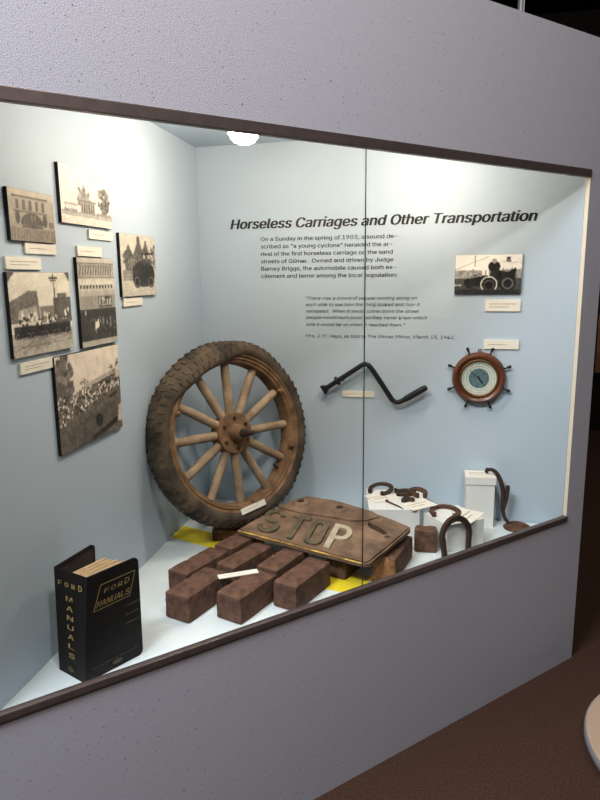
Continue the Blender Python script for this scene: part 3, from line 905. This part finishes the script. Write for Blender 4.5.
# cards on the boxes
caption_flat('long ivory card on the low white box beside the curved ox shoe', .752, -.268, H1 + .0002, 36, .112, .085, 2)
caption_flat('ivory card hanging over the right edge of the low white box', .893, -.330, H1 + .0002, 41, .116, .078, 2)
caption_flat('ivory card with handwriting on the small white box by the horseshoe', 1.096, -.366, H2 + .0002, 63.5, .120, .082, 2)
caption_flat('ivory card lying on the lid of the tall white box', 1.090, -.142, H3 + .0002, 4, .096, .080, 2)

# ------------------------------------------------------------------ horseshoes and small iron
def shoe(name, label, cat, M, w, h, thick, width, span=215, leg=.02, holes=4, m=rustiron, group=None, taper=.75):
    """a U of bar iron in local XY, opening towards -Y, with a toe clip groove of nail holes"""
    arc_n = 22
    sp_ = span - leg * 0
    a0, a1 = 90 - sp_ / 2, 90 + sp_ / 2
    P = [Vector((w / 2 * math.cos(D(a0 + (a1 - a0) * i / arc_n)), h / 2 * math.sin(D(a0 + (a1 - a0) * i / arc_n)), 0)) for i in range(arc_n + 1)]
    dl = (P[0] - P[1]).normalized(); dr_ = (P[-1] - P[-2]).normalized()
    P = [P[0] + dl * leg * k / 4 for k in (4, 3, 2, 1)] + P + [P[-1] + dr_ * leg * k / 4 for k in (1, 2, 3, 4)]
    mid = P
    bm = BM()
    rings = []
    for i, p in enumerate(mid):
        d_ = (mid[min(i + 1, 30)] - mid[max(i - 1, 0)]).normalized(); nn = Vector((-d_.y, d_.x, 0))
        s = 1 - (1 - taper) * abs(i - 15) / 15
        hw = width / 2 * s; ht = thick / 2
        ring = []
        for (x, z) in ((-hw, -ht * .8), (-hw * .8, -ht), (hw * .8, -ht), (hw, -ht * .8), (hw, ht * .6), (hw * .6, ht), (0, ht * .7), (-hw * .6, ht), (-hw, ht * .6)):
            j = noise.noise(p * 60 + Vector((x * 40, z * 40, len(label)))) * .0012
            ring.append(bm.verts.new(p + nn * (x + j) + Vector((0, 0, z + j))))
        rings.append(ring)
    for i in range(30):
        for k in range(9):
            bm.faces.new((rings[i][k], rings[i][(k + 1) % 9], rings[i + 1][(k + 1) % 9], rings[i + 1][k]))
    bm.faces.new(rings[0]); bm.faces.new(rings[-1][::-1])
    # heel calks
    for i in (0, 30):
        add_box(bm, mid[i].x - width * .38, mid[i].x + width * .38, mid[i].y - .004, mid[i].y + .006, -thick / 2 - .001, thick / 2 + .004)
    t = thing(name, label, cat, M, group)
    link_mesh('shoe_bar', bm, m, t, smooth=True, autosharp=.8)
    nb = []
    for s in (-1, 1):
        for k in range(holes // 2):
            i = 15 + s * int(4 + k * 4)
            p = mid[i]
            link_mesh('nail', box(p.x - .0028, p.x + .0028, p.y - .0022, p.y + .0022, thick * .3, thick / 2 + .0016, .0006), darkiron, t)
    return t
G = 'old rusty horseshoes'
# big shoe standing against the small box
fx = Vector((.110, .078, 0)).normalized()
c0 = Vector((1.044, -.411, ZF))
ny_ = Vector((-fx.y, fx.x, 0))
upv = Vector((0, 0, 1)) * .985 + ny_ * .10
shoe('horseshoe', 'large dark horseshoe standing upright against the small white box', 'horseshoe', frame(c0 + Vector((0, 0, .0710)) + ny_ * .004, fx, upv), .114, .118, .015, .022, span=202, leg=.058, m=darkiron, group=G, holes=6)
shoe('horseshoe', 'rusty brown horseshoe lying flat on top of the small white box', 'horseshoe', Matrix.Translation((1.006, -.280, H2 + .0075)) @ Matrix.Rotation(D(-4), 4, 'Z'), .096, .112, .012, .020, span=236, m=rustiron, group=G)
shoe('ox_shoe', 'curved iron shoe piece at the left end of the low white box', 'horseshoe', Matrix.Translation((.762, -.138, H1 + .0145)) @ Matrix.Rotation(D(-24), 4, 'Z') @ Matrix.Rotation(.16, 4, 'X'), .082, .085, .011, .018, span=240, m=darkiron, group=G)
shoe('ox_shoe', 'iron shoe piece lying open to the left on the low white box', 'horseshoe', Matrix.Translation((.856, -.150, H1 + .0085)) @ Matrix.Rotation(D(-75), 4, 'Z'), .048, .070, .012, .019, span=225, m=darkiron, group=G)
shoe('ox_shoe', 'iron shoe piece lying by the back right corner of the low white box', 'horseshoe', Matrix.Translation((.907, -.140, H1 + .0085)) @ Matrix.Rotation(D(15), 4, 'Z') @ Matrix.Rotation(0, 4, 'X'), .054, .085, .013, .019, span=250, m=rustiron, group=G)
# cluster piece: a small three-lobed casting
bm = BM()
for i, (x, y, r) in enumerate(((0, .012, .013), (-.014, -.008, .012), (.014, -.006, .0125))):
    add_lathe(bm, [(r * .55, 0), (r, .003), (r * 1.05, .009), (r * .8, .014), (r * .45, .0145), (r * .4, .006)], 16, True, Matrix.Translation((x, y, 0)))
add_tube(bm, [(-.014, -.008, .006), (0, .0, .007), (.014, -.006, .006)], .005, 8)
o = link_mesh('iron_casting', bm, darkiron, smooth=True, autosharp=.8)
o.matrix_world = loc(.868, -.228, H1 + .0005, .3)
tag(o, 'small dark lobed iron casting in the middle of the low white box', 'iron piece')
nd = Vector((.065, -.065, 0)); nl = nd.length
bm = tube([(0, 0, .005), (.012, 0, .0045), (nl * .7, 0, .004), (nl, 0, .0025)], [.0042, .0038, .0034, .0012], 6)
add_lathe(bm, [(.0001, -.001), (.0062, 0), (.0062, .004), (.004, .006), (.0001, .0062)], 8, False, Matrix.Translation((-.002, 0, .0062)) @ Matrix.Rotation(PI / 2, 4, 'Y'))
o = link_mesh('horseshoe_nail', bm, rustiron)
o.matrix_world = loc(.792, -.252, H1, math.atan2(nd.y, nd.x))
tag(o, 'thin rusty nail lying near the front edge of the low white box', 'nail')

# ------------------------------------------------------------------ carriage step
t = thing('carriage_step', 'rusty curved iron carriage step leaning on the tall white box, its pad on the floor', 'carriage step', loc(1.262, -.118, ZF))
TW = Matrix.Translation((-1.262, .118, -ZF))
path = catmull([(1.166, -.098, .8105), (1.180, -.099, .815), (1.198, -.104, .806), (1.214, -.108, .780), (1.225, -.110, .745), (1.229, -.110, .700), (1.229, -.111, .665), (1.236, -.112, .632), (1.250, -.113, .611), (1.268, -.115, .605)], 5)
N_ = len(path)
link_mesh('stem', tube([TW @ p for p in path], [.0066 + .002 * math.sin(PI * min(1, i / N_ * 1.2)) for i in range(N_)], 12, None), darkiron, t, smooth=True, autosharp=.9)
path2 = catmull([(1.231, -.113, .660), (1.237, -.113, .690), (1.242, -.113, .725), (1.243, -.113, .757)], 5)
link_mesh('fork_prong', tube([TW @ p for p in path2], [.0062 + .0025 * i / len(path2) for i in range(len(path2))], 12), darkiron, t, smooth=True, autosharp=.9)
link_mesh('stem_end', lathe([(.0001, -.004), (.010, -.003), (.011, .002), (.008, .007), (.0001, .008)], 16, False, TW @ Matrix.Translation((1.166, -.098, .8105)) @ Matrix.Rotation(-1.2, 4, 'Y')), darkiron, t, smooth=True)
def pad_mod(th, r, z, j):
    rr_ = r * (1 - .12 * math.cos(2 * th) + .06 * math.cos(3 * th))
    return rr_ + .001 * noise.noise(Vector((math.cos(th) * 4, math.sin(th) * 4, j))), z
bm = lathe([(.0001, .0005), (.040, .0005), (.050, .004), (.051, .009), (.046, .0125), (.030, .0135), (.0001, .016)], 40, False, None, pad_mod)
for v in bm.verts: v.co = Vector((v.co.x * 1.12, v.co.y * .88, v.co.z))
for k in range(5):
    add_tube(bm, [(-.034 + abs(k - 2) * .005, -.026 + k * .013, .0135), (.034 - abs(k - 2) * .005, -.026 + k * .013, .0135)], .0022, 6)
link_mesh('tread_pad', bm, rustiron, t, M=Matrix.Translation((.022, -.012, 0)) @ Matrix.Rotation(D(-38), 4, 'Z'), smooth=True, autosharp=.6)

# ------------------------------------------------------------------ book
HB = .275
BL, BR, CR, BKc = Vector((.047, -1.272, 0)), Vector((.140, -1.314, 0)), Vector((.223, -1.168, 0)), Vector((.070, -1.124, 0))
TL, TR, CT, BT = Vector((.055, -1.270, HB)), Vector((.166, -1.312, HB)), Vector((.231, -1.180, HB)), Vector((.078, -1.122, HB))
t = thing('manual_binder', 'thick black bound manual with gold lettering standing partly open at the left', 'book', loc(.14, -1.25, ZF))
OFF = Vector((.14, -1.25, 0))
def slab(a, b, c, d, th, m, name, inward):
    """board with outer face a b c d (bottom-left, bottom-right, top-right, top-left), th thick inwards"""
    a, b, c, d = [Vector(p) - OFF for p in (a, b, c, d)]
    nn = (b - a).cross(d - a).normalized()
    if nn.dot(inward) < 0: nn = -nn
    bm = BM()
    lo = [bm.verts.new(p) for p in (a, b, c, d)]; hi = [bm.verts.new(p + nn * th) for p in (a, b, c, d)]
    bm.faces.new(lo); bm.faces.new(hi[::-1])
    for i in range(4): bm.faces.new((lo[i], lo[(i + 1) % 4], hi[(i + 1) % 4], hi[i]))
    bmesh.ops.bevel(bm, geom=bm.edges[:], offset=.0013, segments=2, affect='EDGES')
    return link_mesh(name, bm, m, t)
cen = Vector((.14, -1.21, .13)) - OFF
def inw(a, b): return cen - ((Vector(a) + Vector(b)) / 2 - OFF)
sp = slab(BL, BR, TR, TL, .004, bookm, 'spine', inw(BL, TR))
# front cover with rounded outer corners
def cover(p0, p1, q1, q0, name, inward, m):
    p0, p1, q1, q0 = [Vector(p) - OFF for p in (p0, p1, q1, q0)]
    nn = (p1 - p0).cross(q0 - p0).normalized()
    if nn.dot(inward) < 0: nn = -nn
    pt = lambda s, v: p0.lerp(p1, s).lerp(q0.lerp(q1, s), v)
    ring = [(0, 0)] + [(.90 + .10 * math.sin(x), .05 - .05 * math.cos(x)) for x in (0, .4, .8, 1.2, PI / 2)] + [(.90 + .10 * math.cos(x), .95 + .05 * math.sin(x)) for x in (0, .4, .8, 1.2, PI / 2)] + [(0, 1)]
    bm = BM()
    lo = [bm.verts.new(pt(s, v)) for s, v in ring]; hi = [bm.verts.new(pt(s, v) + nn * .0045) for s, v in ring]
    bm.faces.new(lo); bm.faces.new(hi[::-1]); k = len(ring)
    for i in range(k): bm.faces.new((lo[i], lo[(i + 1) % k], hi[(i + 1) % k], hi[i]))
    return link_mesh(name, bm, m, t), pt, -nn
fc, fpt, fn = cover(BR, CR, CT, TR, 'front_cover', inw(BR, CT), bookm)
bc, bpt, bn = cover(BL, BKc, BT, TL, 'back_cover', inw(BL, BT), bookm)
# lining on the inner face of the back cover
bm = BM()
vs = [bm.verts.new(bpt(s, v) - bn * .0049) for s, v in ((.06, .04), (.94, .04), (.94, .96), (.06, .96))]
vs2 = [bm.verts.new(v.co - bn * .0004) for v in vs]
bm.faces.new(vs); bm.faces.new(vs2[::-1])
for i in range(4): bm.faces.new((vs[i], vs[(i + 1) % 4], vs2[(i + 1) % 4], vs2[i]))
link_mesh('cover_lining', bm, bookin, bc)
# page blocks: four gatherings near the front cover
sx = (Vector(TL) - Vector(TR)).normalized()
for g in range(4):
    a = Vector((BR.x, BR.y, 0)) + sx * (.012 + g * .0125) + Vector((.007, .011, 0))
    dirp = (Vector((CR.x, CR.y, 0)) - Vector((BR.x, BR.y, 0))).normalized()
    bdir = (Vector((BKc.x, BKc.y, 0)) - Vector((BL.x, BL.y, 0))).normalized()
    dd = dirp.lerp(bdir, .10 + g * .10).normalized()
    pl = .128 - g * .004
    bm = BM()
    nrm = Vector((-dd.y, dd.x, 0))
    for k in range(6):
        o0 = k * .00175 + .0003
        a_ = a + nrm * o0 - OFF; hgt = .262 - .002 * ((k * 7 + g * 3) % 3)
        c_ = [a_, a_ + dd * (pl - .002 * (k % 3)), a_ + dd * (pl - .002 * (k % 3)) + nrm * .0015, a_ + nrm * .0015]
        lo = [bm.verts.new(p + Vector((0, 0, .004))) for p in c_]; hi = [bm.verts.new(p + Vector((0, 0, hgt))) for p in c_]
        bm.faces.new(lo[::-1]); bm.faces.new(hi)
        for i in range(4): bm.faces.new((lo[i], lo[(i + 1) % 4], hi[(i + 1) % 4], hi[i]))
    link_mesh('page_block', bm, pagem, t)
# gilt lettering: spine
def bil(p0, p1, q1, q0, W, H):
    p0, p1, q1, q0 = [Vector(p) - OFF for p in (p0, p1, q1, q0)]
    nn = (p1 - p0).cross(q0 - p0).normalized()
    def f(c):
        a, b = c.x / W, c.y / H
        return p0.lerp(p1, a).lerp(q0.lerp(q1, a), b) + nn * (c.z + .0024)
    return f
SF = bil(BL, BR, TR, TL, .12, HB)
bm = BM()
for i, ch in enumerate('FORD'):
    text_into(bm, ch, .018 + i * .025, .236, .018, .0002, width=.0125, height=.0165, bold=.03)
warp(bm, 0, SF)
link_mesh('gold_word', bm, goldm, sp)
bm = BM()
for i, ch in enumerate('MANUALS'):
    text_into(bm, ch, .046 + i * .0012, .200 - i * .0245, .018, .0002, width=.024, height=.018, bold=.03, skew=0)
warp(bm, 0, SF)
link_mesh('gold_word', bm, goldm, sp)
bm = BM()
add_lathe(bm, [(.009, 0), (.009, .0004), (.0001, .0004)], 24, False, Matrix.Translation((.060, .022, 0)) @ Matrix.Scale(1.5, 4, (1, 0, 0)) @ Matrix.Scale(.8, 4, (0, 1, 0)))
warp(bm, 0, SF)
dim = mat('worn_gilt', srgb(.34, .29, .19), srgb(.2, .17, .12), rough=.6, scale=60)
link_mesh('gold_emblem', bm, dim, sp)
# front cover
cw = .150
FF = bil(BR, CR, CT, TR, cw, HB)
bm = BM()
sk = .30
X0, Y0, X1, Y1 = .018, .182, .118, .244
para = lambda x, y: (x + sk * (y - Y0), y)
def quadbar(a, b, w):
    a, b = Vector(a), Vector(b); d_ = (b - a).normalized(); nn = Vector((-d_.y, d_.x)) * w / 2
    add_prism(bm, [tuple(a + nn), tuple(a - nn), tuple(b - nn), tuple(b + nn)], 0, .0005)
C4 = [para(X0, Y0), para(X1, Y0), para(X1, Y1), para(X0, Y1)]
for i in range(4): quadbar(C4[i], C4[(i + 1) % 4], .0013)
for i, ch in enumerate('FORD'):
    text_into(bm, ch, para(.034 + i * .0195, .219)[0], .219, .02, .0004, width=.0125, height=.0165, bold=.02, skew=sk)
for i, ch in enumerate('MANUALS'):
    text_into(bm, ch, para(.0225 + i * .0133, .189)[0], .189, .02, .0004, width=.0108, height=.0215, bold=.015, skew=sk)
warp(bm, 0, FF)
link_mesh('gold_title', bm, goldm, fc)
for y, n_ in ((.156, 8), (.132, 7), (.108, 7)):
    bm = BM()
    for k in range(n_):
        x = .104 + k * .0056
        add_box(bm, x, x + .0036, y, y + .0055, 0, .0004)
    warp(bm, 0, FF)
    link_mesh('worn_gold_word', bm, dim, fc)
bm = BM()
for k in range(26):
    x = .018 + k * .0044
    add_box(bm, x, x + .003, .030, .0320, 0, .0004)
warp(bm, 0, FF)
link_mesh('worn_gold_line', bm, dim, fc)
bm = BM()
add_lathe(bm, [(.010, 0), (.010, .0005), (.0001, .0005)], 24, False, Matrix.Translation((.080, .0195, 0)) @ Matrix.Scale(1.3, 4, (1, 0, 0)) @ Matrix.Scale(.65, 4, (0, 1, 0)))
warp(bm, 0, FF)
link_mesh('worn_gold_emblem', bm, dim, fc)

# ------------------------------------------------------------------ beyond the case
t = thing('round_plinth', 'low round cream plinth on the brown carpet at the right edge', 'plinth', loc(1.873, -.585, 0))
link_mesh('base', lathe([(.0001, .0002), (.36, .0002), (.36, .03), (.0001, .03)], 96), darkwall, t, smooth=True, autosharp=.5)
link_mesh('edge_band', lathe([(.385, .028), (.398, .030), (.402, .036), (.402, .052), (.399, .057), (.385, .057)], 128, True), greymet, t, smooth=True, autosharp=.6)
link_mesh('top', lathe([(.0001, .030), (.386, .030), (.394, .0575), (.396, .061), (.391, .064), (.0001, .0645)], 128), plinthm, t, smooth=True, autosharp=.5)
t = thing('ceiling_post', 'thin grey metal post rising behind the top of the front wall', 'post', loc(1.365, 1.3, 0))
link_mesh('pole', lathe([(.0001, .004), (.018, .004), (.018, 3.895), (.0001, 3.895)], 24), greymet, t, smooth=True, autosharp=.6)
link_mesh('foot_plate', lathe([(.0001, .0003), (.06, .0003), (.06, .008), (.0001, .008)], 24), greymet, t)
t = thing('wall_panel', 'brown wooden panel on the dark far wall at the right edge', 'wall panel', Matrix.Translation((2.56, 4.198, .83)))
link_mesh('board', box(0, .6, -.03, 0, -.24, .34, .004), brownboard, t)
link_mesh('frame', prism([(-.03, -.27), (.63, -.27), (.63, .37), (-.03, .37)], .001, .036, [[(0, -.24), (.6, -.24), (.6, .34), (0, .34)]], M=Matrix(((1, 0, 0, 0), (0, 0, -1, 0), (0, 1, 0, 0), (0, 0, 0, 1)))), darkwall, t)

# ------------------------------------------------------------------ room light
def area(name, p, tgt, sx_, sy_, power, col):
    d_ = bpy.data.lights.new(name, 'AREA'); d_.shape = 'RECTANGLE'; d_.size = sx_; d_.size_y = sy_
    d_.energy = power; d_.color = col
    o = bpy.data.objects.new(name, d_); COL.objects.link(o)
    o.location = p; o.rotation_euler = (Vector(tgt) - Vector(p)).to_track_quat('-Z', 'Y').to_euler()
area('room_ceiling_light', (-.5, -3.05, 3.7), (-.3, -2.3, .6), 1.2, .6, 250, (.93, .94, 1))
area('room_track_light', (1.6, -2.6, 3.6), (.9, -.9, 1.8), .25, .25, 45, (1, .9, .8))
area('far_fill_light', (3.4, 1.6, 3.7), (3.0, 2.2, 0), .6, .6, 26, (1, .9, .8))  # added fill with no visible source, lifts the far panel, wall and carpet
w = bpy.data.worlds.new('dim_room'); w.use_nodes = True
w.node_tree.nodes['Background'].inputs[0].default_value = (.8, .82, .9, 1)
w.node_tree.nodes['Background'].inputs[1].default_value = .10
SC.world = w

# ------------------------------------------------------------------ camera
cd = bpy.data.cameras.new('camera'); cam = bpy.data.objects.new('camera', cd); COL.objects.link(cam)
r_, u_, f_ = Vector((.98117395, .19286057, -.01012296)), Vector((-.0264259, .18599517, .98219523)), Vector((-.19130956, .96343687, -.18759013))
M = Matrix.Identity(4)
r_.normalize(); f_ = (f_ - r_ * f_.dot(r_)).normalized(); u_ = r_.cross(f_)
for j in range(3): M[j][0] = r_[j]; M[j][1] = u_[j]; M[j][2] = -f_[j]
M.translation = Vector((.92506, -2.57726, 1.55))
cam.matrix_world = M
cd.sensor_fit = 'VERTICAL'; cd.sensor_height = 36; cd.lens = 643.277 / 800 * 36; cd.clip_start = .02
SC.camera = cam
vs_ = SC.view_settings
vs_.view_transform = 'Standard'; vs_.look = 'None'; vs_.gamma = 1; vs_.exposure = 0; vs_.use_curve_mapping = False
